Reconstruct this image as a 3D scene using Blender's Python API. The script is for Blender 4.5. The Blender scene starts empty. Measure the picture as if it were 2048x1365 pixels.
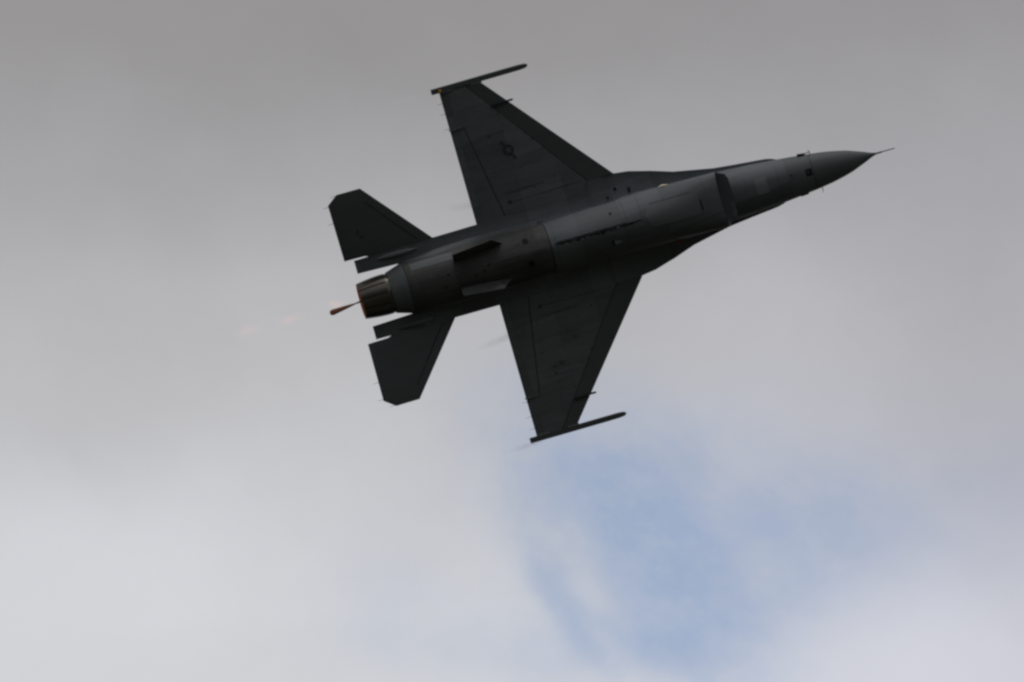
import bpy, bmesh, math, random
from mathutils import Vector, Matrix
R = math.radians
random.seed(7)
S = bpy.context.scene
C = S.collection

# ------------------------------------------------------------------ camera
ELEV = R(31)
CAM_LOC = Vector((0, 0, 1.7))
LENS, SENSOR = 400.0, 22.3
W = Vector((0, math.cos(ELEV), math.sin(ELEV)))       # view direction
RT = Vector((1, 0, 0))
UP = RT.cross(W)
cam_d = bpy.data.cameras.new('camera')
cam = bpy.data.objects.new('camera', cam_d); C.objects.link(cam)
cam_d.lens = LENS; cam_d.sensor_width = SENSOR; cam_d.sensor_fit = 'HORIZONTAL'
cam_d.clip_start = 1; cam_d.clip_end = 20000
cam.matrix_world = Matrix.Translation(CAM_LOC) @ Matrix((RT, UP, -W)).transposed().to_4x4()
S.camera = cam

# ------------------------------------------------------------------ exposure
S.view_settings.view_transform = 'Standard'; S.view_settings.look = 'None'
S.view_settings.exposure = 0; S.view_settings.gamma = 1
S.view_settings.use_curve_mapping = False
S.render.engine = 'CYCLES'
S.cycles.filter_width = 2.6
S.cycles.volume_step_rate = 1.0
S.cycles.max_bounces = 6

# ------------------------------------------------------------------ sun (soft, behind high cloud, beyond the jet)
SUN_EL, SUN_AZ = R(66), R(192)                          # azimuth measured from +Y towards +X
sd = Vector((math.sin(SUN_AZ)*math.cos(SUN_EL), math.cos(SUN_AZ)*math.cos(SUN_EL), math.sin(SUN_EL)))
sl = bpy.data.lights.new('sun', 'SUN'); sl.energy = 1.25; sl.angle = R(25); sl.color = (1, .97, .93)
so = bpy.data.objects.new('sun', sl); C.objects.link(so)
so.rotation_euler = sd.to_track_quat('Z', 'Y').to_euler()

# ------------------------------------------------------------------ world: clear blue behind a torn cloud deck
world = bpy.data.worlds.new('World'); S.world = world; world.use_nodes = True
nt = world.node_tree; nt.nodes.clear()
class G:
    """tiny node-math helper"""
    def __init__(s, tree): s.t = tree
    def n(s, typ, **kw):
        o = s.t.nodes.new(typ)
        for k, v in kw.items(): setattr(o, k, v)
        return o
    def put(s, sock, v):
        if hasattr(v, 'is_output'): s.t.links.new(v, sock)
        else: sock.default_value = v
    def m(s, op, a, b=0.0, c=0.0, clamp=False):
        o = s.n('ShaderNodeMath', operation=op, use_clamp=clamp)
        s.put(o.inputs[0], a); s.put(o.inputs[1], b); s.put(o.inputs[2], c)
        return o.outputs[0]
    def dot(s, a, v):
        o = s.n('ShaderNodeVectorMath', operation='DOT_PRODUCT')
        s.put(o.inputs[0], a); o.inputs[1].default_value = v
        return o.outputs['Value']
    def comb(s, x, y, z):
        o = s.n('ShaderNodeCombineXYZ')
        for i, v in enumerate((x, y, z)): s.put(o.inputs[i], v)
        return o.outputs[0]
    def noise(s, vec, scale, detail=4, rough=.5, dist=0.0):
        o = s.n('ShaderNodeTexNoise'); s.put(o.inputs['Vector'], vec)
        o.inputs['Scale'].default_value = scale; o.inputs['Detail'].default_value = detail
        o.inputs['Roughness'].default_value = rough; o.inputs['Distortion'].default_value = dist
        return o.outputs['Fac']
    def curve(s, v, pts):
        o = s.n('ShaderNodeMapRange')                   # (unused fallback)
        return o
    def ramp(s, v, pts, interp='B_SPLINE'):
        o = s.n('ShaderNodeValToRGB'); s.put(o.inputs[0], v)
        cr = o.color_ramp; cr.interpolation = interp
        while len(cr.elements) > 1: cr.elements.remove(cr.elements[-1])
        cr.elements[0].position = pts[0][0]; cr.elements[0].color = (*pts[0][1], 1)
        for p, c in pts[1:]:
            e = cr.elements.new(p); e.color = (*c, 1)
        return o.outputs['Color']
    def rng(s, v, a, b, c, d, smooth=True):
        o = s.n('ShaderNodeMapRange'); o.interpolation_type = 'SMOOTHSTEP' if smooth else 'LINEAR'
        s.put(o.inputs[0], v)
        for i, x in enumerate((a, b, c, d)): s.put(o.inputs[i+1], x)
        return o.outputs[0]
    def mix(s, f, a, b, blend='MIX'):
        o = s.n('ShaderNodeMix', data_type='RGBA', blend_type=blend)
        s.put(o.inputs[0], f)
        for sock, v in ((o.inputs[6], a), (o.inputs[7], b)):
            if isinstance(v, tuple): sock.default_value = (*v, 1)
            else: s.put(sock, v)
        return o.outputs[2]
g = G(nt)
tc = g.n('ShaderNodeTexCoord').outputs['Generated']
nrm = g.n('ShaderNodeVectorMath', operation='NORMALIZE'); g.put(nrm.inputs[0], tc); D = nrm.outputs[0]
# a map of this quarter of the sky: fixed compass bearing (north) and height (31 degrees)
K = SENSOR/2/LENS
dw = g.dot(D, tuple(W)); dws = g.m('MAXIMUM', dw, .05)
u = g.m('DIVIDE', g.m('DIVIDE', g.dot(D, tuple(RT)), dws), K)
v = g.m('DIVIDE', g.m('DIVIDE', g.dot(D, tuple(UP)), dws), K)
uv = g.comb(u, v, 0.0)
n1 = g.noise(uv, 1.1, 5, .55); n2 = g.noise(g.comb(g.m('ADD', u, 7.3), v, 2.0), 1.1, 5, .55)
n3 = g.noise(g.comb(u, v, 5.0), 2.6, 6, .6)
WARP = .34
uw = g.m('MULTIPLY_ADD', g.m('SUBTRACT', n1, .5), WARP, u)
vw = g.m('MULTIPLY_ADD', g.m('SUBTRACT', n2, .5), WARP, v)
def blob(px, py, rx, ry, ang=0.0, src=None):
    """soft elliptical patch; px,py in a 2048 x 1365 grid laid over this patch of sky"""
    cu, cv = (px-1024)/1024, (682.5-py)/1024
    a, b = src or (uw, vw)
    du, dv = g.m('SUBTRACT', a, cu), g.m('SUBTRACT', b, cv)
    c, s_ = math.cos(R(ang)), math.sin(R(ang))
    p = g.m('MULTIPLY', g.m('MULTIPLY_ADD', du, c, g.m('MULTIPLY', dv, s_)), 1024/rx)
    q = g.m('MULTIPLY', g.m('MULTIPLY_ADD', dv, c, g.m('MULTIPLY', du, -s_)), 1024/ry)
    r2 = g.m('MULTIPLY_ADD', p, p, g.m('MULTIPLY', q, q))
    return g.m('EXPONENT', g.m('MULTIPLY', r2, -1.0))
def total(lst):
    acc = None
    for (wgt, *a) in lst:
        t = g.m('MULTIPLY', blob(*a), wgt)
        acc = t if acc is None else g.m('ADD', acc, t)
    return acc
# cloud tone: grey overhead, paler towards the lower edge of the deck
t = g.rng(vw, -.75, .75, 0, 1, False)
CL = [(0.0, (.640, .648, .676)), (.14, (.622, .632, .664)), (.30, (.560, .568, .598)), (.42, (.530, .530, .548)),
      (.56, (.458, .454, .466)), (.72, (.376, .371, .383)), (.88, (.322, .314, .319)), (1.0, (.300, .291, .295))]
cloud = g.ramp(t, CL, 'LINEAR')
tone = total([(.10, 230, 1060, 360, 170, 0), (-.05, 60, 840, 330, 80, 8), (-.13, 2050, 940, 330, 300, 0), (.05, 1500, 560, 330, 120, 0),
              (-.05, 1950, 620, 260, 260, 0), (-.03, 1100, 820, 300, 120, 10), (.05, 1780, 1340, 420, 130, 0),
              (.04, 560, 560, 330, 80, 0), (-.03, 850, 120, 600, 120, 0)])
tone = g.m('ADD', tone, g.m('MULTIPLY', g.m('SUBTRACT', g.noise(g.comb(u, v, 3.3), 5.0, 7, .62), .5), .085))
tone = g.m('ADD', tone, g.m('MULTIPLY', g.m('SUBTRACT', n3, .5), .10))
cloud = g.mix(1.0, cloud, g.comb(*(3*[g.m('ADD', 1.0, tone)])), 'MULTIPLY')
cloud = g.mix(g.m('MULTIPLY', g.rng(u, -.3, 1.0, 0, 1), g.rng(v, .5, -.5, .25, 1)), cloud, g.mix(1.0, cloud, (.975, .975, 1.035), 'MULTIPLY'))
cloud_here = cloud
blue_here = total([(.62, 1230, 960, 190, 120, -30), (.78, 1360, 1110, 260, 105, -52), (.55, 1175, 1180, 160, 48, -62),
                   (.50, 1320, 1260, 150, 65, -25), (.50, 1640, 1050, 180, 110, -15), (.42, 1470, 1200, 150, 90, 0),
                   (.27, 1460, 1000, 310, 170, -10), (.17, 1250, 850, 300, 100, -12), (.12, 1930, 1010, 240, 150, 0),
                   (.10, 1060, 960, 130, 190, 0), (.10, 800, 1180, 120, 80, 0), (.16, 840, 1310, 170, 70, 0), (.24, 1080, 1290, 140, 90, 0),
                   (-.26, 1215, 1120, 46, 110, 12), (-.20, 1540, 1110, 70, 60, 0)])
n4 = g.noise(g.comb(g.m('MULTIPLY_ADD', v, .9, u), g.m('MULTIPLY_ADD', u, -.5, v), 9.0), 3.4, 7, .62)
blue_here = g.m('MULTIPLY', g.m('MAXIMUM', blue_here, 0.0), g.rng(n4, .28, .74, .45, 1.35))
blue_here = g.m('MULTIPLY', g.m('SUBTRACT', 1.0, g.m('EXPONENT', g.m('MULTIPLY', blue_here, -1.15))), .78)
# the rest of the sky: the same deck, rolls of light and dark with blue showing through thin places
b1 = g.noise(D, 2.4, 6, .55); b2 = g.noise(D, 5.5, 7, .6)
cloud_far = g.mix(g.rng(b1, .34, .66, 0, 1), (.27, .27, .28), (.50, .506, .53))
cloud_far = g.mix(1.0, cloud_far, g.comb(*(3*[g.m('MULTIPLY_ADD', b2, .4, .8)])), 'MULTIPLY')
blue_far = g.rng(b2, .54, .70, 0, .7)
near = g.rng(g.m('SQRT', g.m('MULTIPLY_ADD', u, u, g.m('MULTIPLY', v, v))), 1.3, 5.0, 1, 0)
near = g.m('MULTIPLY', near, g.rng(dw, .2, .6, 0, 1))
cloud = g.mix(near, cloud_far, cloud_here)
bluef = g.m('ADD', g.m('MULTIPLY', blue_here, near), g.m('MULTIPLY', blue_far, g.m('SUBTRACT', 1.0, near)))
sky = g.n('ShaderNodeTexSky', sky_type='NISHITA'); sky.sun_disc = False
sky.sun_elevation = SUN_EL; sky.sun_rotation = SUN_AZ; sky.dust_density = 2.0; sky.air_density = 1.0
skys = g.mix(1.0, sky.outputs[0], (.150, .172, .180), 'MULTIPLY')
col = g.mix(bluef, cloud, skys)
bg = g.n('ShaderNodeBackground'); g.put(bg.inputs[0], col); bg.inputs[1].default_value = 1.0
wo = g.n('ShaderNodeOutputWorld'); nt.links.new(bg.outputs[0], wo.inputs[0])
world.cycles.sampling_method = 'MANUAL'; world.cycles.sample_map_resolution = 1024

# ------------------------------------------------------------------ helpers
def mat(name):
    m = bpy.data.materials.new(name); m.use_nodes = True
    m.node_tree.nodes.clear()
    gg = G(m.node_tree)
    out = gg.n('ShaderNodeOutputMaterial')
    return m, gg, out
def paint(name, col, rough=.5, metal=0.0, var=.10, streak=.10, seams=True, emit=None, spec=.10, coat=0.0):
    m, q, out = mat(name)
    b = q.n('ShaderNodeBsdfPrincipled')
    tcx = q.n('ShaderNodeTexCoord').outputs['Object']
    mp = q.n('ShaderNodeMapping'); mp.inputs['Scale'].default_value = (.35, 2.6, 2.6); q.put(mp.inputs[0], tcx)
    st = q.noise(mp.outputs[0], 2.2, 6, .6); bl = q.noise(tcx, 1.7, 5, .6); fi = q.noise(tcx, 14, 4, .6)
    f = q.m('ADD', q.m('MULTIPLY', q.m('SUBTRACT', st, .5), streak*3), q.m('MULTIPLY', q.m('SUBTRACT', bl, .5), var*3))
    f = q.m('ADD', f, q.m('MULTIPLY', q.m('SUBTRACT', fi, .5), var))
    f = q.m('ADD', f, 1.0)
    if seams:                                            # fine skin joints and fastener rows
        sp = q.n('ShaderNodeSeparateXYZ'); q.put(sp.inputs[0], tcx)
        def lines(c, period, off, width):
            d = q.m('ABSOLUTE', q.m('SUBTRACT', q.m('FRACT', q.m('DIVIDE', q.m('ADD', c, off), period)), .5))
            return q.m('LESS_THAN', d, width/period/2)
        l = q.m('MAXIMUM', lines(sp.outputs[0], 1.13, .37, .014), lines(q.m('MULTIPLY_ADD', sp.outputs[0], .12, sp.outputs[1]), .83, .22, .012))
        f = q.m('MULTIPLY', f, q.m('MULTIPLY_ADD', l, -.22, 1.0))
        # each skin panel weathers to its own tone
        ix = q.m('FLOOR', q.m('ADD', q.m('DIVIDE', q.m('ADD', sp.outputs[0], .37), 1.13), .5))
        iy = q.m('FLOOR', q.m('ADD', q.m('DIVIDE', q.m('ADD', q.m('MULTIPLY_ADD', sp.outputs[0], .12, sp.outputs[1]), .22), .83), .5))
        wn = q.n('ShaderNodeTexWhiteNoise'); q.put(wn.inputs['Vector'], q.comb(ix, iy, 1.5))
        f = q.m('MULTIPLY', f, q.m('MULTIPLY_ADD', wn.outputs['Value'], .26, .87))
    c = q.mix(1.0, col, q.comb(f, f, f), 'MULTIPLY')
    q.put(b.inputs['Base Color'], c)
    q.put(b.inputs['Roughness'], q.m('MULTIPLY_ADD', q.m('SUBTRACT', bl, .5), .25, rough))
    b.inputs['Metallic'].default_value = metal
    b.inputs['Specular IOR Level'].default_value = spec
    b.inputs['Coat Weight'].default_value = coat
    if emit:
        b.inputs['Emission Color'].default_value = (*emit[0], 1); b.inputs['Emission Strength'].default_value = emit[1]
    m.node_tree.links.new(b.outputs[0], out.inputs[0])
    return m
M = {}
M['paint'] = paint('grey_paint', (.101, .109, .112), .62, var=.13, streak=.20)
M['belly'] = paint('belly_grey_paint', (.092, .101, .106), .60, var=.12, streak=.16)
M['sooty'] = paint('sooty_belly_paint', (.060, .060, .058), .6, var=.32, streak=.4)
M['radome'] = paint('radome_paint', (.086, .093, .096), .55, seams=False, var=.05, streak=.04)
M['slat'] = paint('leading_edge_paint', (.076, .081, .082), .6, seams=False, var=.06)
M['light'] = paint('pale_grey_and_highlight', (.150, .160, .165), .55, seams=False, var=.05, streak=.03)
M['door'] = paint('door_grey_paint', (.112, .122, .126), .58, seams=False, var=.05, streak=.05)
M['dark'] = paint('black_cavity', (.012, .012, .013), .7, seams=False)
M['seal'] = paint('dark_sealant', (.035, .037, .042), .6, seams=False)
M['mark'] = paint('low_visibility_marking', (.036, .039, .045), .55, seams=False)
M['metal'] = paint('heat_stained_metal', (.115, .105, .088), .32, metal=.8, seams=False, var=.22, streak=.2)
M['metal2'] = paint('dark_burnt_metal', (.10, .092, .085), .34, metal=.8, seams=False, var=.2, streak=.2)
M['mask'] = paint('shaded_duct_paint', (.058, .062, .064), .6, seams=False)
M['stain_and_shade'] = paint('faded_marking_and_shade', (.072, .076, .080), .6, seams=False)
M['cream'] = paint('cream_lamp_lens', (.85, .74, .55), .3, seams=False, var=.05)
M['red'] = paint('dull_red_lens', (.22, .03, .02), .3, seams=False, var=.05)
M['amber'] = paint('amber_lens', (.75, .42, .02), .35, seams=False, var=.05)
M['glow'] = paint('glowing_liner', (.10, .05, .035), .6, seams=False, emit=((1, .20, .06), .05))
def glassm():
    m, q, out = mat('tinted_canopy_glass'); b = q.n('ShaderNodeBsdfPrincipled')
    b.inputs['Base Color'].default_value = (.06, .05, .03, 1); b.inputs['Roughness'].default_value = .06
    b.inputs['Coat Weight'].default_value = .5
    m.node_tree.links.new(b.outputs[0], out.inputs[0]); return m
M['glass'] = glassm()

# body frame: +X forward, +Y to the left wing, +Z up; seen from below, rolled hard over
TH = R(16.12)
E_ = math.cos(TH)*RT + math.sin(TH)*UP
F_ = math.sin(TH)*RT - math.cos(TH)*UP
def img(a): return a[0]*E_ + a[1]*F_ + a[2]*W
XB = img((.9968, 0, .08)).normalized()
YB = img((-.01128, .99869, .05)); YB = (YB - XB*XB.dot(YB)).normalized()
ZB = XB.cross(YB)
PXM = 76.8
DIST = LENS/SENSOR*2048/PXM
ORG = CAM_LOC + W*DIST + RT*((976-1024)/PXM) + UP*((682.5-530)/PXM)
root = bpy.data.objects.new('fighter_jet', None); C.objects.link(root)
root.matrix_world = Matrix.Translation(ORG) @ Matrix((XB, YB, ZB)).transposed().to_4x4()
root['label'] = 'dark grey single-engine fighter jet banking with its belly towards the viewer'
root['category'] = 'fighter jet'

def obj(name, verts, faces, m, parent=root, sharp=35, label=None):
    me = bpy.data.meshes.new(name); me.from_pydata([(p[0]*.979, p[1], p[2]) for p in verts], [], faces); me.validate()
    bm = bmesh.new(); bm.from_mesh(me); bmesh.ops.recalc_face_normals(bm, faces=bm.faces); bm.to_mesh(me); bm.free()
    me.shade_smooth()
    if sharp is not None: me.set_sharp_from_angle(angle=R(sharp))
    me.materials.append(M[m] if isinstance(m, str) else m)
    o = bpy.data.objects.new(name, me); C.objects.link(o)
    if parent is not None: o.parent = parent
    if label: o['label'] = label
    return o
def box(cx, cy, cz, lx, ly, lz, tap=1.0):
    v = []
    for sx in (-1, 1):
        k = tap if sx > 0 else 1.0
        for sy, sz in ((-1, -1), (1, -1), (1, 1), (-1, 1)): v.append((cx+sx*lx/2, cy+sy*ly/2*k, cz+sz*lz/2*k))
    return v, [(0, 3, 2, 1), (4, 5, 6, 7), (0, 1, 5, 4), (1, 2, 6, 5), (2, 3, 7, 6), (3, 0, 4, 7)]
def merge(lst):
    V, F = [], []
    for v_, f_ in lst:
        b = len(V); V += list(v_); F += [tuple(i+b for i in f) for f in f_]
    return V, F
def tube(pts, rad, n=10, cap=True):
    V, F = [], []
    for i, p in enumerate(pts):
        p = Vector(p); a = Vector(pts[max(i-1, 0)]); b = Vector(pts[min(i+1, len(pts)-1)])
        d = (b-a).normalized(); s_ = d.orthogonal().normalized(); t_ = d.cross(s_)
        for k in range(n):
            an = 2*math.pi*k/n; V.append(p + (s_*math.cos(an)+t_*math.sin(an))*rad[i])
    for i in range(len(pts)-1):
        for k in range(n):
            F.append((i*n+k, i*n+(k+1) % n, (i+1)*n+(k+1) % n, (i+1)*n+k))
    if cap: F += [tuple(range(n)), tuple(range((len(pts)-1)*n, len(pts)*n))]
    return V, F
def prism(poly, z0, z1):
    """poly of (x,y); z0,z1 numbers or functions"""
    f0 = z0 if callable(z0) else (lambda x, y: z0); f1 = z1 if callable(z1) else (lambda x, y: z1)
    n = len(poly)
    V = [(x, y, f0(x, y)) for x, y in poly]+[(x, y, f1(x, y)) for x, y in poly]
    return V, [tuple(range(n)), tuple(range(n, 2*n))]+[(i, (i+1) % n, n+(i+1) % n, n+i) for i in range(n)]
def interp(tab, x):
    """tab sorted by x; smooth (Catmull) interpolation of every column"""
    n = len(tab)
    if x <= tab[0][0]: return tab[0][1:]
    if x >= tab[-1][0]: return tab[-1][1:]
    for i in range(n-1):
        if tab[i][0] <= x <= tab[i+1][0]: break
    p0, p1, p2, p3 = tab[max(i-1, 0)], tab[i], tab[i+1], tab[min(i+2, n-1)]
    h = p2[0]-p1[0]; t_ = (x-p1[0])/h; r = []
    for c in range(1, len(p1)):
        m1 = (p2[c]-p0[c])/(p2[0]-p0[0])*h; m2 = (p3[c]-p1[c])/(p3[0]-p1[0])*h
        t2, t3 = t_*t_, t_**3
        r.append((2*t3-3*t2+1)*p1[c]+(t3-2*t2+t_)*m1+(-2*t3+3*t2)*p2[c]+(t3-t2)*m2)
    return r
class Loft:
    """columns: x, half width, top z, bottom z, z of the widest line, exponent above, exponent below"""
    def __init__(s, tab, dx=0.0): s.tab = sorted((a[0]+dx,)+tuple(a[1:]) for a in tab); s.dx = dx
    def pt(s, x, deg, off=0.0):
        w, zt, zb, zc, a, b = interp(s.tab, x)
        def raw(d):
            c_, s_ = math.cos(R(d)), math.sin(R(d)); e = a if s_ > 0 else b
            y = w*math.copysign(abs(c_)**(2/e), c_)
            z = zc + (zt-zc if s_ > 0 else zc-zb)*math.copysign(abs(s_)**(2/e), s_)
            return y, z
        y, z = raw(deg)
        if off:
            y1, z1 = raw(deg-1); y2, z2 = raw(deg+1)
            ty, tz = y2-y1, z2-z1; L = math.hypot(ty, tz) or 1
            y += tz/L*off; z -= ty/L*off
        return Vector((x, y, z))
    def deg_at_y(s, x, y):
        lo, hi = 180, 360
        for _ in range(40):
            mid = (lo+hi)/2
            if s.pt(x, mid).y < y: lo = mid
            else: hi = mid
        return (lo+hi)/2
    def mesh(s, xs, n=64, cap0=True, cap1=True):
        V, F = [], []
        for x in xs:
            for k in range(n): V.append(s.pt(x, 360*k/n))
        for i in range(len(xs)-1):
            for k in range(n): F.append((i*n+k, i*n+(k+1) % n, (i+1)*n+(k+1) % n, (i+1)*n+k))
        if cap0: F.append(tuple(range(n)))
        if cap1: F.append(tuple(range((len(xs)-1)*n, len(xs)*n)))
        return V, F
    def patch(s, outline, off=.007, deep=.02, nx=8, ny=8):
        """raised plate following the skin; outline = function t in 0..1 along x -> (x, ylow, yhigh)"""
        V, F = [], []
        for lay in (off, off-deep):
            for i in range(nx+1):
                x, y0, y1 = outline(i/nx); x += s.dx
                for j in range(ny+1):
                    V.append(s.pt(x, s.deg_at_y(x, y0+(y1-y0)*j/ny), lay))
        m_ = (nx+1)*(ny+1); w_ = ny+1
        for i in range(nx):
            for j in range(ny):
                a = i*w_+j; F.append((a, a+1, a+w_+1, a+w_)); F.append((m_+a, m_+a+w_, m_+a+w_+1, m_+a+1))
        def wall(ids):
            for a, b in zip(ids, ids[1:]): F.append((a, b, m_+b, m_+a))
        wall(range(w_)); wall(range(nx*w_, nx*w_+w_)); wall(range(0, m_, w_)); wall(range(ny, m_, w_))
        return V, F
def lin(a, b, n): return [a+(b-a)*i/n for i in range(n+1)]

# ------------------------------------------------------------------ fuselage
fus = Loft([(-2.22, .69, .66, -.60, -.02, 2.2, 2), (-1.2, .80, .74, -.50, 0, 2.2, 2), (0, .84, .80, -.42, 0, 2, 2), (2, .84, .84, -.38, 0, 2, 2),
            (3.9, .80, .84, -.42, 0, 2, 2), (5, .74, .82, -.60, 0, 2, 2.1), (6.0, .70, .66, -.80, -.05, 2, 2.2),
            (6.7, .665, .56, -.88, -.12, 2, 2.2), (7.4, .62, .46, -.90, -.18, 2, 2.15), (8.2, .56, .30, -.88, -.26, 2, 2.1), (8.99, .478, .10, -.80, -.34, 2, 2)])
obj('fuselage', *fus.mesh(lin(-2.22, 8.98, 56)), 'belly')
rad = Loft([(8.99, .478, .10, -.80, -.34, 2, 2), (9.48, .408, 0.0, -.75, -.37, 2, 2), (9.98, .297, -.10, -.67, -.385, 2, 2),
            (10.2, .222, -.18, -.60, -.39, 2, 2), (10.44, .135, -.26, -.52, -.395, 2, 2), (10.62, .062, -.33, -.46, -.40, 2, 2), (10.76, .022, -.378, -.422, -.40, 2, 2)])
rd = obj('radome', *rad.mesh(lin(8.985, 10.76, 30)), 'radome')
obj('pitot_probe', *tube([(10.70, 0, -.40), (10.9, 0, -.402), (10.92, 0, -.403), (11.24, 0, -.41), (11.28, 0, -.411)], [.024, .021, .014, .012, .003]), 'mark')
# canopy and spine, out of sight on the far side
can = Loft([(4.9, .30, .84, .5, .6, 2, 2), (5.6, .42, 1.06, .4, .55, 2, 2), (6.4, .45, 1.14, .3, .5, 2, 2), (7.2, .42, .98, .2, .4, 2, 2), (7.8, .32, .66, .1, .3, 2, 2), (8.15, .16, .38, .05, .2, 2, 2)])
obj('canopy', *can.mesh(lin(4.9, 8.15, 20), 32), 'glass')

# intake trunk under the forebody, hollow at its mouth
trunk = Loft([(1.55, .665, 0.0, -1.08, -.40, 2, 1.6), (2.8, .70, -.05, -1.22, -.48, 2, 1.5), (4.2, .722, -.1, -1.36, -.58, 2, 1.75),
              (5.2, .730, -.35, -1.43, -.72, 2.2, 2.1), (5.9, .732, -.72, -1.45, -.98, 3.2, 2.5), (6.36, .730, -.87, -1.42, -1.08, 4, 2.6)], .12)
NT = 64
xs = lin(1.67, 6.48, 30); V, F = trunk.mesh(xs, NT, True, False)
def lipx(p): return .16*(p.z+.87)/.55                                # lower lip set back a little
for k in range(NT): i = 30*NT+k; V[i] = Vector((V[i].x+lipx(V[i]), V[i].y, V[i].z))
base = len(V)
for j, (x, o_) in enumerate(((6.465, -.016), (6.32, -.045), (5.72, -.07), (4.72, -.09))):
    for k in range(NT):
        p = trunk.pt(min(x, 6.48), 360*k/NT, o_)
        if j == 3: p = Vector((x, p.y, p.z))
        if j < 2: p.x += lipx(p)
        V.append(p)
rings = [30*NT]+[base+j*NT for j in range(4)]
for a, b in zip(rings, rings[1:]):
    for k in range(NT): F.append((a+k, a+(k+1) % NT, b+(k+1) % NT, b+k))
F.append(tuple(range(rings[-1], rings[-1]+NT)))
trunk_o = obj('intake_duct', V, F, 'belly')
# splitter plate reaching forward of the lower lip
spl = [(5.9, -.72), (6.36, -.715), (6.60, -.61), (6.66, -.48), (6.67, 0), (6.66, .48), (6.60, .61), (6.36, .715), (5.9, .72)]
spl = [(a+.05, b) for a, b in spl]
obj('splitter_plate', *prism(spl, -.905, -.882), 'stain_and_shade')  # darker paint puts the shadow at the intake mouth into the plate's colour
obj('splitter_lit_patch', *prism([(6.60, .14), (6.71, .20), (6.70, .47), (6.64, .54), (6.58, .54)], -.912, -.906), 'paint')  # paler patch painting in the lit part of the splitter
obj('intake_diverter', *merge([box(6.15, 0, -.84, .7, .56, .12)]), 'seal')
nac = Loft([(-2.22, .690, .64, -.74, -.05, 2, 2), (-1.2, .690, .6, -.80, -.08, 2, 2), (0, .680, .5, -.92, -.18, 2, 1.8), (.8, .670, .3, -1.0, -.28, 2, 1.65), (1.66, .660, 0.0, -1.07, -.39, 2, 1.6)])
obj('engine_nacelle', *nac.mesh(lin(-2.22, 1.66, 26)), 'sooty')
cone = Loft([(-2.70, .545, .495, -.595, -.05, 2, 2), (-2.45, .62, .57, -.67, -.05, 2, 2), (-2.235, .683, .633, -.733, -.05, 2, 2)])
obj('tail_cone', *cone.mesh(lin(-2.70, -2.235, 6)), 'paint')

# nozzle: ring, overlapping petals, glowing liner
NZ = -.05
def ring(x0, r0, x1, r1, th=.02, n=60):
    V, F = [], []
    for x, r in ((x0, r0), (x1, r1), (x1, r1-th), (x0, r0-th)):
        for k in range(n):
            a = 2*math.pi*k/n; V.append((x, r*math.cos(a), NZ+r*math.sin(a)))
    for i in range(4):
        j = (i+1) % 4
        for k in range(n): F.append((i*n+k, i*n+(k+1) % n, j*n+(k+1) % n, j*n+k))
    return V, F
noz = obj('nozzle', *ring(-2.705, .520, -2.80, .535, .03), 'metal', label='heat stained engine nozzle at the tail')
noz.name = 'nozzle'
NP = 12
prof = [(-2.79, .532), (-2.95, .530), (-3.12, .519), (-3.30, .500), (-3.44, .481), (-3.53, .466)]
for p in range(NP):
    V, F = [], []; half = math.pi/NP*.86; nn = 5
    for lay in (0, -.018):
        for i, (x, r) in enumerate(prof):
            hw = half*(1.0-.02*i)
            for k in range(nn+1):
                a = R(8)+2*math.pi*p/NP - hw + 2*hw*k/nn
                bulge = .010*math.sin(math.pi*k/nn)
                rr = r+lay+bulge
                V.append((x, rr*math.cos(a), NZ+rr*math.sin(a)))
    m_ = len(prof)*(nn+1); w_ = nn+1
    for i in range(len(prof)-1):
        for k in range(nn):
            a = i*w_+k; F.append((a, a+1, a+w_+1, a+w_)); F.append((m_+a, m_+a+w_, m_+a+w_+1, m_+a+1))
    def wall(ids):
        for a, b in zip(ids, ids[1:]): F.append((a, b, m_+b, m_+a))
    wall(range(w_)); wall(range(m_-w_, m_)); wall(range(0, m_, w_)); wall(range(nn, m_, w_))
    obj('nozzle_petal', V, F, 'metal', noz)
sealv = [(x, r-.022) for x, r in prof]
V, F = [], []; n = 60
pr = sealv+[(-3.525, .436), (-3.3, .45), (-3.0, .44), (-2.8, .40)]
for x, r in pr:
    for k in range(n):
        a = 2*math.pi*k/n; V.append((x, r*math.cos(a), NZ+r*math.sin(a)))
nseal = len(sealv)
F = []
for i in range(nseal-1):
    for k in range(n): F.append((i*n+k, i*n+(k+1) % n, (i+1)*n+(k+1) % n, (i+1)*n+k))
obj('petal_seal', V[:nseal*n], F, 'metal2', noz)
F2 = []
for i in range(0, len(pr)-nseal):
    for k in range(n): F2.append((i*n+k, i*n+(k+1) % n, (i+1)*n+(k+1) % n, (i+1)*n+k))
L = len(pr)-nseal+1
F2.append(tuple(range((L-1)*n, L*n)))
obj('nozzle_liner', V[(nseal-1)*n:], F2, 'glow', noz)

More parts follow.
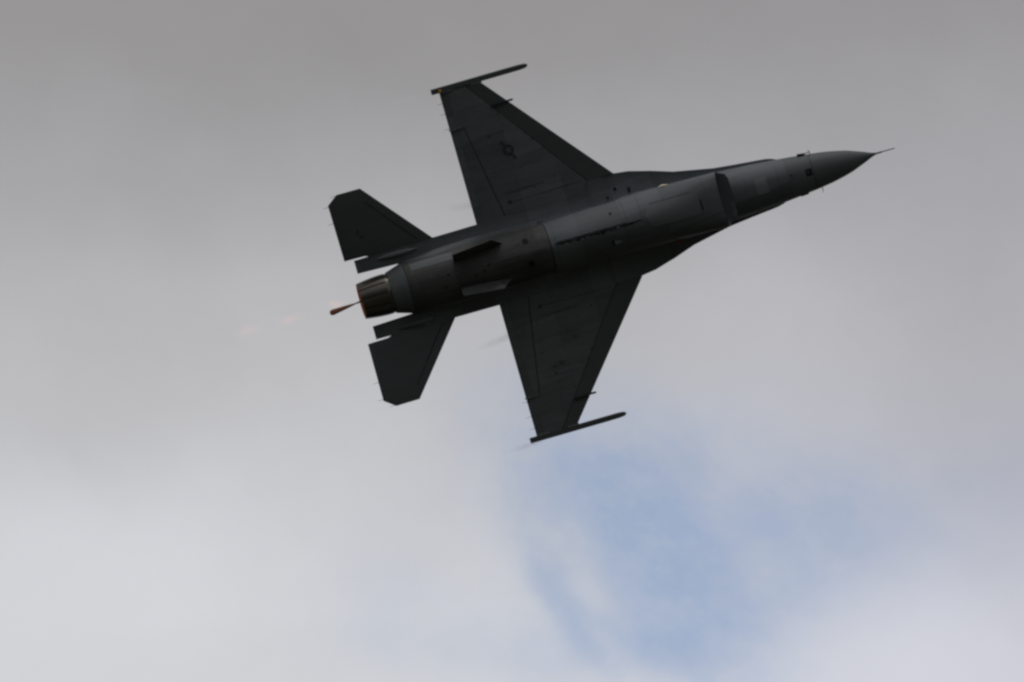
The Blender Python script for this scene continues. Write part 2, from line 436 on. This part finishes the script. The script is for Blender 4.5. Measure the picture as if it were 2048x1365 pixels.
# ------------------------------------------------------------------ strakes and wing roots, both sides
edge = [(-2.3, 1.075), (0.0, 1.09), (2.0, 1.10), (3.05, 1.11), (3.16, 1.395), (3.88, 1.385), (4.28, 1.335), (4.65, 1.235), (4.83, 1.19), (5.44, .995), (5.85, .915), (6.5, .79), (7.05, .73), (7.45, .69), (7.68, .67), (7.9, .645), (8.05, .61), (8.19, .55), (8.24, .50)]
def yo(x):
    for a, b in zip(edge, edge[1:]):
        if a[0] <= x <= b[0]: return a[1]+(b[1]-a[1])*(x-a[0])/(b[0]-a[0])
    return edge[-1][1]
TI = [(-2.3, .12, .04), (-1, .22, .055), (0, .30, .06), (2, .34, .085), (3.5, .30, .07), (4.3, .22, .025), (5.5, .18, .016), (7, .13, .014), (8.24, .03, .010)]
def side(sg):
    xs = sorted(set([a for a, _ in edge]+lin(-2.3, 8.24, 44)))
    V, F = [], []; nn = 9
    for x in xs:
        ti, te = interp(TI, x); y1 = yo(x); y0 = min(.45, y1-.1)
        row = []
        for k in range(nn+1):
            f = k/nn; y = y0+(y1-y0)*f
            h = te+(ti-te)*(1-f)**1.7
            row.append((y, -h))
        row += [(y, -z*.8) for y, z in reversed(row)]
        for y, z in row: V.append((x, sg*y, z))
    m_ = 2*(nn+1)
    for i in range(len(xs)-1):
        for k in range(m_):
            F.append((i*m_+k, i*m_+(k+1) % m_, (i+1)*m_+(k+1) % m_, (i+1)*m_+k))
    F += [tuple(range(m_)), tuple(range((len(xs)-1)*m_, len(xs)*m_))]
    return V, F
for sg in (-1, 1):
    obj('wing_root_fairing', *side(sg), 'belly', sharp=50)
    # aft shelf, ends as a split airbrake
    sh = [(-1.9, .60), (-2.24, .675), (-3.41, .712), (-3.41, 1.065), (-2.30, 1.077), (-1.9, 1.077)]
    obj('airbrake', *prism([(x, sg*y) for x, y in sh], lambda x, y: -.085*(x+3.5)/1.6-.004, lambda x, y: -.003), 'paint', label='airbrake panel beside the nozzle')
    obj('airbrake', *prism([(x, sg*y) for x, y in sh], lambda x, y: .003, lambda x, y: .085*(x+3.5)/1.6+.004), 'paint')
    # actuator fairing on the shelf
    V, F = tube([(-1.70, sg*.93, -.07), (-1.9, sg*.935, -.085), (-2.2, sg*.94, -.09), (-2.55, sg*.945, -.075), (-2.85, sg*.95, -.03)], [.01, .055, .075, .06, .01], 14)
    obj('actuator_fairing', V, F, 'light' if sg < 0 else 'paint')  # right fairing painted paler, its highlight put into the colour

# ------------------------------------------------------------------ wings
LEx = lambda y: 3.895-.847*(y-1.37)
H1 = lambda y: 3.16+(y-1.39)*(.76-3.16)/(4.60-1.39)       # leading edge flap hinge
H2 = lambda y: .79+(y-1.10)*(.38-.79)/(3.60-1.10)          # flaperon hinge
def wz(x, y):
    c = LEx(y)-.0; f = max(0, min(1, x/c)); th = .040*c
    return th/2*(max(0, math.sin(math.pi*f**.82)))**.75+.006
def panel(name, sg, y0, y1, xa, xb, m, droop=0.0, hinge=None, ny=14, nx=10, gap=.0, lab=None, parent=root):
    V, F = [], []
    w_ = nx+1
    for lay in (-1, 1):
        for j in range(ny+1):
            y = y0+(y1-y0)*j/ny; a, b = xa(y), xb(y)
            for i in range(nx+1):
                x = a+(b-a)*i/nx; z = wz(x, y)*lay
                if droop and hinge:
                    hx = hinge(y); dx = x-hx
                    z += -dx*math.tan(droop) if dx > 0 else dx*math.tan(droop)
                V.append((x, sg*y, z))
    m_ = (ny+1)*w_
    for j in range(ny):
        for i in range(nx):
            a = j*w_+i; F.append((a, a+1, a+w_+1, a+w_)); F.append((m_+a, m_+a+w_, m_+a+w_+1, m_+a+1))
    def wall(ids):
        for a, b in zip(ids, ids[1:]): F.append((a, b, m_+b, m_+a))
    wall(range(w_)); wall(range(m_-w_, m_)); wall(range(0, m_, w_)); wall(range(nx, m_, w_))
    return obj(name, V, F, m, parent, 30, lab)
STAR = {}
for sg in (-1, 1):
    side_name = 'right' if sg < 0 else 'left'
    wing = panel('wing', sg, 1.09, 3.60, lambda y: H2(y)+.012, lambda y: min(H1(y)-.012, 3.6), 'paint', lab=None)
    # tip bay and its fixed trailing edge
    panel('wing_tip_panel', sg, 3.60, 4.655, lambda y: 0.0, lambda y: H1(y)-.012, 'paint', parent=wing)
    fl = panel('flaperon', sg, 1.07, 3.60, lambda y: 0.0, lambda y: H2(y)-.014, 'paint')
    sl_ = panel('leading_edge_flap', sg, 1.385, 4.655, lambda y: H1(y)+.012, LEx, 'slat', droop=R(7), hinge=H1)
    # dark hinge gap seen between the pieces
    for hf, ya, yb, nm in ((H1, 1.39, 4.6, 'flap_hinge'), (H2, 1.12, 3.6, 'flaperon_hinge')):
        pts = [(hf(y), sg*y, -wz(hf(y), y)*.55) for y in lin(ya-.06, yb+.06, 10)]
        obj(nm, *tube(pts, [.019]*11, 6), 'seal', wing)
    # launcher rail on the tip
    y = 4.72
    pr_ = [(-.20, .052), (-.19, .060), (1.9, .060), (2.25, .058), (2.40, .048), (2.47, .018)]
    V, F = [], []
    for x, h in pr_:
        zc = .012 if x < 2.3 else .03
        for yy, zz in ((-h, -h*1.1), (h, -h*1.1), (h*1.25, 0), (h, h*1.1), (-h, h*1.1), (-h*1.25, 0)): V.append((x, sg*(y+yy), zc+zz))
    for i in range(len(pr_)-1):
        for k in range(6): F.append((i*6+k, i*6+(k+1) % 6, (i+1)*6+(k+1) % 6, (i+1)*6+k))
    F += [tuple(range(6)), tuple(range(30, 36))]
    rail = obj('wingtip_launcher', V, F, 'slat', sharp=20)
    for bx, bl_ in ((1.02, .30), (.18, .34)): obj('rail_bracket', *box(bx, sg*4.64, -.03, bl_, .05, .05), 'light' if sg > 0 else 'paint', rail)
    if sg < 0:
        V, F = tube([(.03, -4.70, -.05), (.03, -4.70, -.068)], [.038, .034], 14); obj('amber_lens', V, F, 'amber', rail)
    # stub pylon near the tip, hinge fairing over the flaperon end
    obj('pylon_stub', *merge([box(1.50, sg*3.97, -.075, .52, .05, .07), box(1.80, sg*3.97, -.07, .08, .06, .06, .7)]), 'mark')
    obj('hinge_fairing', *merge([box(.16, sg*3.63, -.055, .38, .035, .05, .4)]), 'light')
    # static discharge wicks
    for yy in ((3.68, 4.08, 4.36) if sg < 0 else (3.72, 4.12, 4.44)):
        obj('static_wick', *tube([(.02, sg*yy, 0), (-.15, sg*yy, -.005)], [.006, .003], 5), 'mark', wing)
    for (ya_, xa_, xb_, rr_) in ((1.66, .95, 2.05, .008), (1.40, .95, 3.0, .007), (2.25, .75, 1.9, .004), (3.25, .6, 1.55, .004)):
        pts = [(x, sg*(ya_+.02*(x-1)), -wz(x, ya_)) for x in lin(xa_, xb_, 10)]
        obj('skin_joint', *tube(pts, [rr_]*11, 6), 'seal', wing)
    # flush ports and drain masts on the under surface
    for (x, yy, r) in ((1.02, 1.42, .05), (1.75, 1.62, .022), (2.35, 1.75, .025), (1.55, 2.2, .018), (.75, 2.6, .02), (1.9, 3.05, .022), (2.05, 2.85, .03), (1.35, 3.7, .02), (1.55, 3.65, .018), (.95, 3.2, .03)):
        z = -wz(x, yy)
        V, F = tube([(x, sg*yy, z+.01), (x, sg*yy, z-.004)], [r, r], 12)
        obj('access_port', V, F, 'mark', wing)
# faded stencil blocks under the left wing
wl = [o for o in root.children if o.name.startswith('wing.')][0] if any(o.name.startswith('wing.') for o in root.children) else wing
for (x, yy, lx, ly) in ((1.18, 2.98, .16, .10), (.98, 3.02, .12, .07), (1.72, 2.42, .10, .09)):
    z = -wz(x, yy)-.004
    obj('faded_stencil', *box(x, yy, z, lx, ly, .006), 'stain_and_shade', wl)

# national insignia, right wing, low visibility: dark disc and bars, star in the paint colour
wr = [o for o in root.children if o.name == 'wing'][0]
ic = (1.35, -2.73); ax = R(63); cu_, su_ = math.cos(ax), math.sin(ax)
def ins(p, q, lift):                                                 # p along the bars, q towards the star's top
    x = ic[0]+p*cu_+q*su_; y = ic[1]+p*su_-q*cu_
    return (x, y, -wz(x, -y)-lift)
def flat(poly, lift, name, m):
    n = len(poly); V = [ins(p, q, lift) for p, q in poly]+[ins(p, q, lift-.003) for p, q in poly]
    return obj(name, V, [tuple(range(n)), tuple(range(n, 2*n))]+[(i, (i+1) % n, n+(i+1) % n, n+i) for i in range(n)], m, wr)
RR = .150
V, F = [], []
star = [((RR*.84 if k % 2 == 0 else RR*.33)*math.sin(math.pi*k/5), (RR*.84 if k % 2 == 0 else RR*.33)*math.cos(math.pi*k/5)) for k in range(10)]
flat([(RR*math.cos(2*math.pi*k/40), RR*math.sin(2*math.pi*k/40)) for k in range(40)], .004, 'insignia_disc', 'mark')
flat(star, .008, 'insignia_star', 'paint')
for s_ in (-1, 1):
    a, b, h = RR*.92, RR*1.95, RR*.27
    flat([(s_*a, h), (s_*b, h), (s_*b, h-.03), (s_*(a+.03), h-.03)], .006, 'insignia_bar', 'mark')
    flat([(s_*a, -h), (s_*b, -h), (s_*b, -h+.03), (s_*(a+.03), -h+.03)], .006, 'insignia_bar', 'mark')
    flat([(s_*b, h), (s_*(b-.03), h), (s_*(b-.03), -h), (s_*b, -h)], .010, 'insignia_bar', 'mark')

# ------------------------------------------------------------------ tailplanes, fin, ventral fins
def slab(poly, thick, m, name, T, parent=root, lab=None):
    """thin surface with bevelled edges: poly in local (a,b); T maps (a,b,t)->(x,y,z)"""
    cx = sum(p[0] for p in poly)/len(poly); cy = sum(p[1] for p in poly)/len(poly)
    n = len(poly); V = []
    for (k, t_) in ((1.0, 0), (.86, thick/2), (.45, thick/2*1.3)):
        for a, b in poly: V.append(T(cx+(a-cx)*k, cy+(b-cy)*k, t_))
    for (k, t_) in ((.86, -thick/2), (.45, -thick/2*1.3)):
        for a, b in poly: V.append(T(cx+(a-cx)*k, cy+(b-cy)*k, t_))
    F = []
    for r0, r1 in ((0, 1), (1, 2), (0, 3), (3, 4)):
        for i in range(n): j = (i+1) % n; F.append((r0*n+i, r0*n+j, r1*n+j, r1*n+i))
    F += [tuple(range(2*n, 3*n)), tuple(range(4*n, 5*n))]
    return obj(name, V, F, m, parent, 60, lab)
stab = [(-1.20, 1.05), (-2.76, 2.85), (-3.41, 2.855), (-3.70, 2.64), (-3.665, 1.118), (-3.10, 1.105), (-2.95, 1.05)]
for sg in (-1, 1):
    T = lambda a, b, t_, sg=sg: (a, sg*b, -.05-(b-1.1)*math.tan(R(10))+t_)
    st_ = slab(stab, .055, 'slat', 'tailplane', T)
    # stiffening strip joint behind the leading edge
    pts = [(a, b) for a, b in ((-2.72, 2.48), (-1.93, 1.52), (-1.62, 1.16))]
    obj('skin_joint', *tube([T(a, b, -.030) for a, b in pts], [.012, .016, .012], 6), 'seal', st_)
    if sg < 0:
        for a, b, la, lb in ((-3.05, 1.62, .10, .05), (-3.12, 1.78, .05, .09)):
            p = T(a, b, -.042); obj('faded_stencil', *box(p[0], p[1], p[2], la, lb, .006), 'seal', st_)
    for a, b in ((-3.70, 2.6), (-3.69, 2.15), (-3.45, 2.83)):
        p = T(a, b, 0); obj('static_wick', *tube([p, (p[0]-.15, p[1], p[2])], [.006, .003], 5), 'mark', st_)
    # ventral fin, splayed outwards
    sp0 = [(.48, 0), (.16, .52), (-.94, .52), (-.92, 0)]
    def T2(a, b, t_, sg=sg):
        f = b/.52; yb = .46-.094*(.48-a)
        return (a, sg*(yb+.225*f+t_), -.66-.48*f)
    slab(sp0, .045, 'sooty', 'ventral_fin', T2)
Tf = lambda a, b, t_: (a, t_, b)
fin = slab([(.55, .70), (-1.62, 2.95), (-2.72, 2.95), (-2.30, .72)], .12, 'paint', 'vertical_fin', Tf)
slab([(-2.05, .98), (-2.55, 2.45), (-2.84, 2.45), (-2.62, .98)], .06, 'slat', 'rudder', Tf, fin)
obj('dorsal_fairing', *tube([(1.2, 0, .70), (0, 0, .80), (-1.5, 0, .85), (-2.5, 0, .86), (-2.75, 0, .87)], [.05, .18, .2, .17, .12], 16), 'paint')

trunk.dx = .17; nac.dx = .12; fus.dx = .10
# ------------------------------------------------------------------ belly details
def rect(x0, x1, y0, y1): return lambda t_: (x0+(x1-x0)*t_, y0, y1)
def rounded(x0, x1, y0, y1, r):
    def f(t_):
        x = x0+(x1-x0)*t_; d = 0
        if x-x0 < r: d = r-math.sqrt(max(0, r*r-(r-(x-x0))**2))
        return x, y0+d, y1-d
    return f
gear = obj('nose_gear_door', *trunk.patch(rounded(4.12, 5.58, -.37, .20, .24), .014, .03, 20, 8), 'door')
V, F = trunk.patch(rect(4.30, 5.42, -.425, -.412), .002, .02, 12, 1); obj('skin_joint', V, F, 'seal')
V, F = trunk.patch(rect(5.61, 5.635, -.16, .12), .010, .02, 2, 6); obj('door_hinge', V, F, 'dark', gear)
# main gear doors: a pair meeting at the keel with hinges and actuators in the gap between
for (a, b, nm) in ((-.60, -.125, 'main_gear_door'), (-.02, .50, 'main_gear_door')):
    V, F = trunk.patch(rect(1.66, 3.55, a, b), .010, .03, 14, 8); obj(nm, V, F, 'belly')
def gap_edge(t_):
    x_ = 1.60+2.42*t_; e = min(1, t_/.05, (1-t_)/.22)
    w1 = .5+.5*math.sin(17*t_+1)*math.sin(41*t_); w2 = .5+.5*math.sin(23*t_)*math.sin(57*t_+2)
    return x_, -.085-(.006+.012*w1)*e, -.070+(.015+.055*w2)*e
well = obj('gear_well_gap', *trunk.patch(gap_edge, .011, .02, 60, 3), 'dark')
rs = random.Random(3)
for k in range(26):
    x = rs.uniform(1.66, 3.8); l = rs.uniform(.02, .11); yy = -.055+rs.uniform(-.035, .05)
    z = trunk.pt(x+.17, trunk.deg_at_y(x+.17, yy)).z
    obj('gear_hinge', *box(x+.17, yy, z-.012, l, rs.uniform(.012, .045), rs.uniform(.01, .03)), rs.choice(['seal', 'sooty', 'mark', 'seal', 'dark', 'seal', 'mark', 'dark', 'light']), well)
# panel seam between the trunk and the engine bay
V, F = trunk.patch(rect(1.50, 1.512, -.60, .60), .003, .02, 1, 24); obj('bay_joint', V, F, 'seal')
for (x0, x1, y0, y1, m) in ((2.45, 2.458, -.66, -.15, 'seal'), (3.60, 3.608, -.68, -.15, 'seal'), (4.02, 4.027, -.7, -.1, 'seal')):
    V, F = trunk.patch(rect(x0, x1, y0, y1), .004, .02, 1, 20); obj('skin_joint', V, F, m)
# engine bay panels
for (x0, x1, y0, y1, m, nm) in ((.20, 1.40, -.30, -.04, 'sooty', 'bay_door'), (.20, 1.40, -.02, .30, 'sooty', 'bay_door'), (-1.0, .15, -.30, -.02, 'sooty', 'bay_door'), (-1.0, .15, .0, .30, 'sooty', 'bay_door'),
                                (-2.1, -1.05, -.34, .34, 'sooty', 'bay_door'), (-2.18, -1.0, -.60, -.42, 'paint', 'bay_door')):
    V, F = nac.patch(rect(x0, x1, y0, y1), .006, .02, 8, 8); obj(nm, V, F, m)
for yy in (-.42, .17):
    V, F = nac.patch(rect(.86, 1.00, yy, yy+.13), .014, .03, 2, 3); o = obj('flare_dispenser', V, F, 'dark')
for (x, yy, m) in ((1.12, -.47, 'mark'), (.70, -.36, 'mark'), (.62, -.33, 'mark'), (-.2, -.05, 'dark'), (-.35, .06, 'dark'), (-.6, .12, 'dark'), (-1.3, -.1, 'dark'), (-1.45, .2, 'dark')):
    V, F = nac.patch(rect(x, x+.05, yy, yy+.05), .01, .02, 1, 1); obj('vent', V, F, m)
# forebody panels
V, F = fus.patch(rect(7.26, 7.59, -.26, .17), .006, .02, 4, 6); obj('nose_panel', V, F, 'light', label='lighter rectangular patch panel under the nose')
V, F = fus.patch(rect(8.66, 8.83, -.13, .06), .007, .02, 2, 3); pt_ = obj('sensor_port', V, F, 'dark')
V, F = fus.patch(rect(8.70, 8.76, -.105, .01), .012, .02, 2, 3); obj('port_cover', V, F, 'mark', pt_)
V, F = fus.patch(rect(8.855, 8.866, -.44, .44), .002, .02, 1, 20); obj('radome_joint', V, F, 'seal')
V, F = fus.patch(rect(8.24, 8.29, -.10, -.06), .006, .02, 1, 1); obj('vent', V, F, 'dark')
V, F = fus.patch(rect(7.9, 7.906, -.42, .42), .002, .02, 1, 16); obj('skin_joint', V, F, 'seal')
# air data probes and vanes at the radome root
for sg in (-1, 1):
    yb = .485
    if sg < 0:
        obj('air_data_probe', *merge([box(8.80, -.505, -.42, .20, .10, .15, .5), tube([(8.84, -.515, -.40), (9.04, -.525, -.40)], [.012, .010], 8)]), 'dark')
    else:
        obj('probe_fairing', *box(8.62, .515, -.42, .22, .05, .10, .6), 'paint')
    x0 = 9.04 if sg < 0 else 9.12
    obj('angle_of_attack_vane', *tube([(x0, sg*.43, -.42), (x0, sg*.535, -.42), (x0-.03, sg*.60, -.42)], [.012, .009, .004], 6), 'dark')
# lamps on the intake sides
for sg, m in ((-1, 'cream'), (1, 'red')):
    V, F = tube([(4.87, sg*.735, -.70), (4.93, sg*.748, -.71), (5.0, sg*.752, -.72), (5.07, sg*.745, -.71), (5.14, sg*.735, -.70)], [.008, .024, .032, .022, .008], 10)
    obj('side_lamp', V, F, m)
# small blades, scoops and holes under the strake and trunk
def on_trunk(x, yy): return trunk.pt(x, trunk.deg_at_y(x, yy)).z
z = on_trunk(3.3, .30)
obj('blade_antenna', *merge([box(3.42, .30, z-.02, .20, .14, .05, .6)]), 'door')
obj('scoop_mouth', *box(3.29, .31, z-.03, .05, .17, .06), 'dark')
z = on_trunk(3.42, -.42); obj('vent', *tube([(3.42, -.45, z+.02), (3.42, -.45, z-.02)], [.03, .03], 10), 'mark')
obj('vent', *tube([(3.80, -.99, -.05), (3.80, -.99, -.125)], [.042, .042], 12), 'dark')
obj('vent', *box(4.16, -.87, -.115, .045, .13, .05), 'dark')
obj('vent', *tube([(3.55, -.83, -.10), (3.55, -.83, -.20)], [.035, .035], 12), 'mark')
obj('antenna_mast', *box(1.62, -.72, -.30, .16, .03, .08, .5), 'mark')

# ------------------------------------------------------------------ afterburner flame
flame = bpy.data.objects.new('afterburner_flame', None); C.objects.link(flame)
flame.matrix_world = root.matrix_world @ Matrix.Translation((-3.475, 0, NZ))
flame['label'] = 'thin reddish brown streak of exhaust flame trailing behind the nozzle'; flame['category'] = 'flame'
def gas(name, parent, centre, radii, dens, colour, emit, ecol, label=None, cat=None, kind=None, M0=None, noise_amt=0.6, nscale=2.2):
    me = bpy.data.meshes.new(name); bm = bmesh.new(); bmesh.ops.create_icosphere(bm, subdivisions=3, radius=1.0); bm.to_mesh(me); bm.free()
    m, q, out = mat(name+'_gas')
    pv = q.n('ShaderNodeVolumePrincipled')
    pv.inputs['Color'].default_value = (*colour, 1); pv.inputs['Anisotropy'].default_value = .3
    tcx = q.n('ShaderNodeTexCoord').outputs['Object']
    ln = q.n('ShaderNodeVectorMath', operation='LENGTH'); q.put(ln.inputs[0], tcx)
    fall = q.rng(ln.outputs['Value'], 0.0, 1.0, 1.0, 0.0)
    mp = q.n('ShaderNodeMapping'); mp.inputs['Scale'].default_value = (radii[0]*nscale, radii[1]*nscale*1.6, radii[2]*nscale*1.6); q.put(mp.inputs[0], tcx)
    nz = q.noise(mp.outputs[0], 2.0, 4, .6)
    fd = q.m('MULTIPLY', fall, q.rng(nz, .5-.35*noise_amt, .5+.25, 1-noise_amt, 1.3))
    q.put(pv.inputs['Density'], q.m('MULTIPLY', fd, dens))
    q.put(pv.inputs['Emission Strength'], q.m('MULTIPLY', fd, emit)); pv.inputs['Emission Color'].default_value = (*ecol, 1)
    m.node_tree.links.new(pv.outputs[0], out.inputs['Volume'])
    me.materials.append(m)
    o = bpy.data.objects.new(name, me); C.objects.link(o)
    loc = Matrix.Translation(centre) @ Matrix.Diagonal((*radii, 1))
    if parent is not None: o.parent = parent; o.matrix_local = loc
    else: o.matrix_world = M0 @ loc
    if label: o['label'] = label
    if cat: o['category'] = cat
    if kind: o['kind'] = kind
    return o
def flamem():
    m, q, out = mat('burning_streak')
    b = q.n('ShaderNodeBsdfPrincipled'); tcx = q.n('ShaderNodeTexCoord').outputs['Object']
    nz = q.noise(tcx, 9, 3)
    q.put(b.inputs['Base Color'], q.mix(nz, (.065, .032, .026), (.12, .056, .040)))
    b.inputs['Roughness'].default_value = .8; b.inputs['Emission Color'].default_value = (1, .32, .14, 1); b.inputs['Emission Strength'].default_value = .026
    m.node_tree.links.new(b.outputs[0], out.inputs[0]); return m
fm = flamem()
core = [(-.16, .014, 0), (-.30, .026, 0), (-.46, .040, 0), (-.62, .054, 0), (-.77, .067, 0), (-.83, .072, 0), (-.86, .075, 0)]
obj('flame_core', *tube(core, [.020, .036, .052, .066, .078, .068, .034], 14), fm, flame)
obj('flame_neck', *tube([(.12, -.006, 0), (-.04, .004, 0), (-.10, .009, 0), (-.16, .014, 0)], [.022, .026, .020, .018], 10), 'light', flame)
GO = (1.0, .27, .10)
gas('flame_glow', flame, (-.60, -.07, .0), (.30, .15, .13), .02, (1, .8, .7), .9, GO)
gas('flame_glow', flame, (-.72, -.17, .0), (.18, .12, .12), .02, (1, .8, .7), .7, GO)
for (x, y_, rx, ry, e) in ((-5.49, -.06, .42, .15, .16), (-6.66, -.09, .38, .18, .12)):
    gas('flame_glow', flame, (x*.979+3.475, y_, .05), (rx*1.25, ry*1.2, ry*1.4), .02, (1, .8, .7), e*2.4, GO)
RM = root.matrix_world
gas('vapour_wisp', None, (-.15, -1.60, 0), (1.15, .17, .17), 1.5, (.62, .56, .53), 0, GO, 'faint brownish vapour wisp trailing behind the upper wing near its root', 'vapour', 'stuff', RM @ Matrix.Rotation(R(8), 4, 'Z'), .7)
gas('vapour_wisp', None, (-.18, 1.93, 0), (1.15, .15, .15), 2.0, (.62, .56, .51), 0, GO, 'faint brownish vapour wisp trailing behind the lower wing near its root', 'vapour', 'stuff', RM @ Matrix.Rotation(R(-6), 4, 'Z') , .75)
gas('vapour_wisp', None, (-.32, 4.82, 0), (.65, .10, .10), 3.0, (.72, .64, .56), 0, GO, 'short tan vapour wisp at the aft end of the lower wingtip rail', 'vapour', 'stuff', RM, .6)
gas('vapour_wisp', None, (-1.0, -4.72, 0), (.75, .12, .12), .9, (1, 1, 1), .05, (1, 1, 1), 'barely visible pale vapour wisp behind the upper wingtip rail', 'vapour', 'stuff', RM, .7)

# ------------------------------------------------------------------ ground, far below the jet
def ground():
    m, q, out = mat('airfield_grass'); b = q.n('ShaderNodeBsdfPrincipled'); tcx = q.n('ShaderNodeTexCoord').outputs['Object']
    a = q.noise(tcx, .02, 6, .6); c_ = q.noise(tcx, 1.5, 4, .6)
    q.put(b.inputs['Base Color'], q.mix(q.m('MULTIPLY_ADD', c_, .4, q.m('MULTIPLY', a, .6)), (.018, .022, .012), (.042, .042, .026)))
    b.inputs['Roughness'].default_value = .9
    m.node_tree.links.new(b.outputs[0], out.inputs[0])
    V = [(0, 0, 0)]; F = []; n = 48; rr = [30, 120, 500, 2000, 9000]
    for r in rr:
        for k in range(n):
            an = 2*math.pi*k/n; V.append((r*math.cos(an), r*math.sin(an), 0.0 if r < 400 else random.uniform(-.3, .3)))
    for k in range(n): F.append((0, 1+k, 1+(k+1) % n))
    for i in range(len(rr)-1):
        for k in range(n): F.append((1+i*n+k, 1+i*n+(k+1) % n, 1+(i+1)*n+(k+1) % n, 1+(i+1)*n+k))
    o = obj('ground', V, F, m, None); o['kind'] = 'structure'
ground()
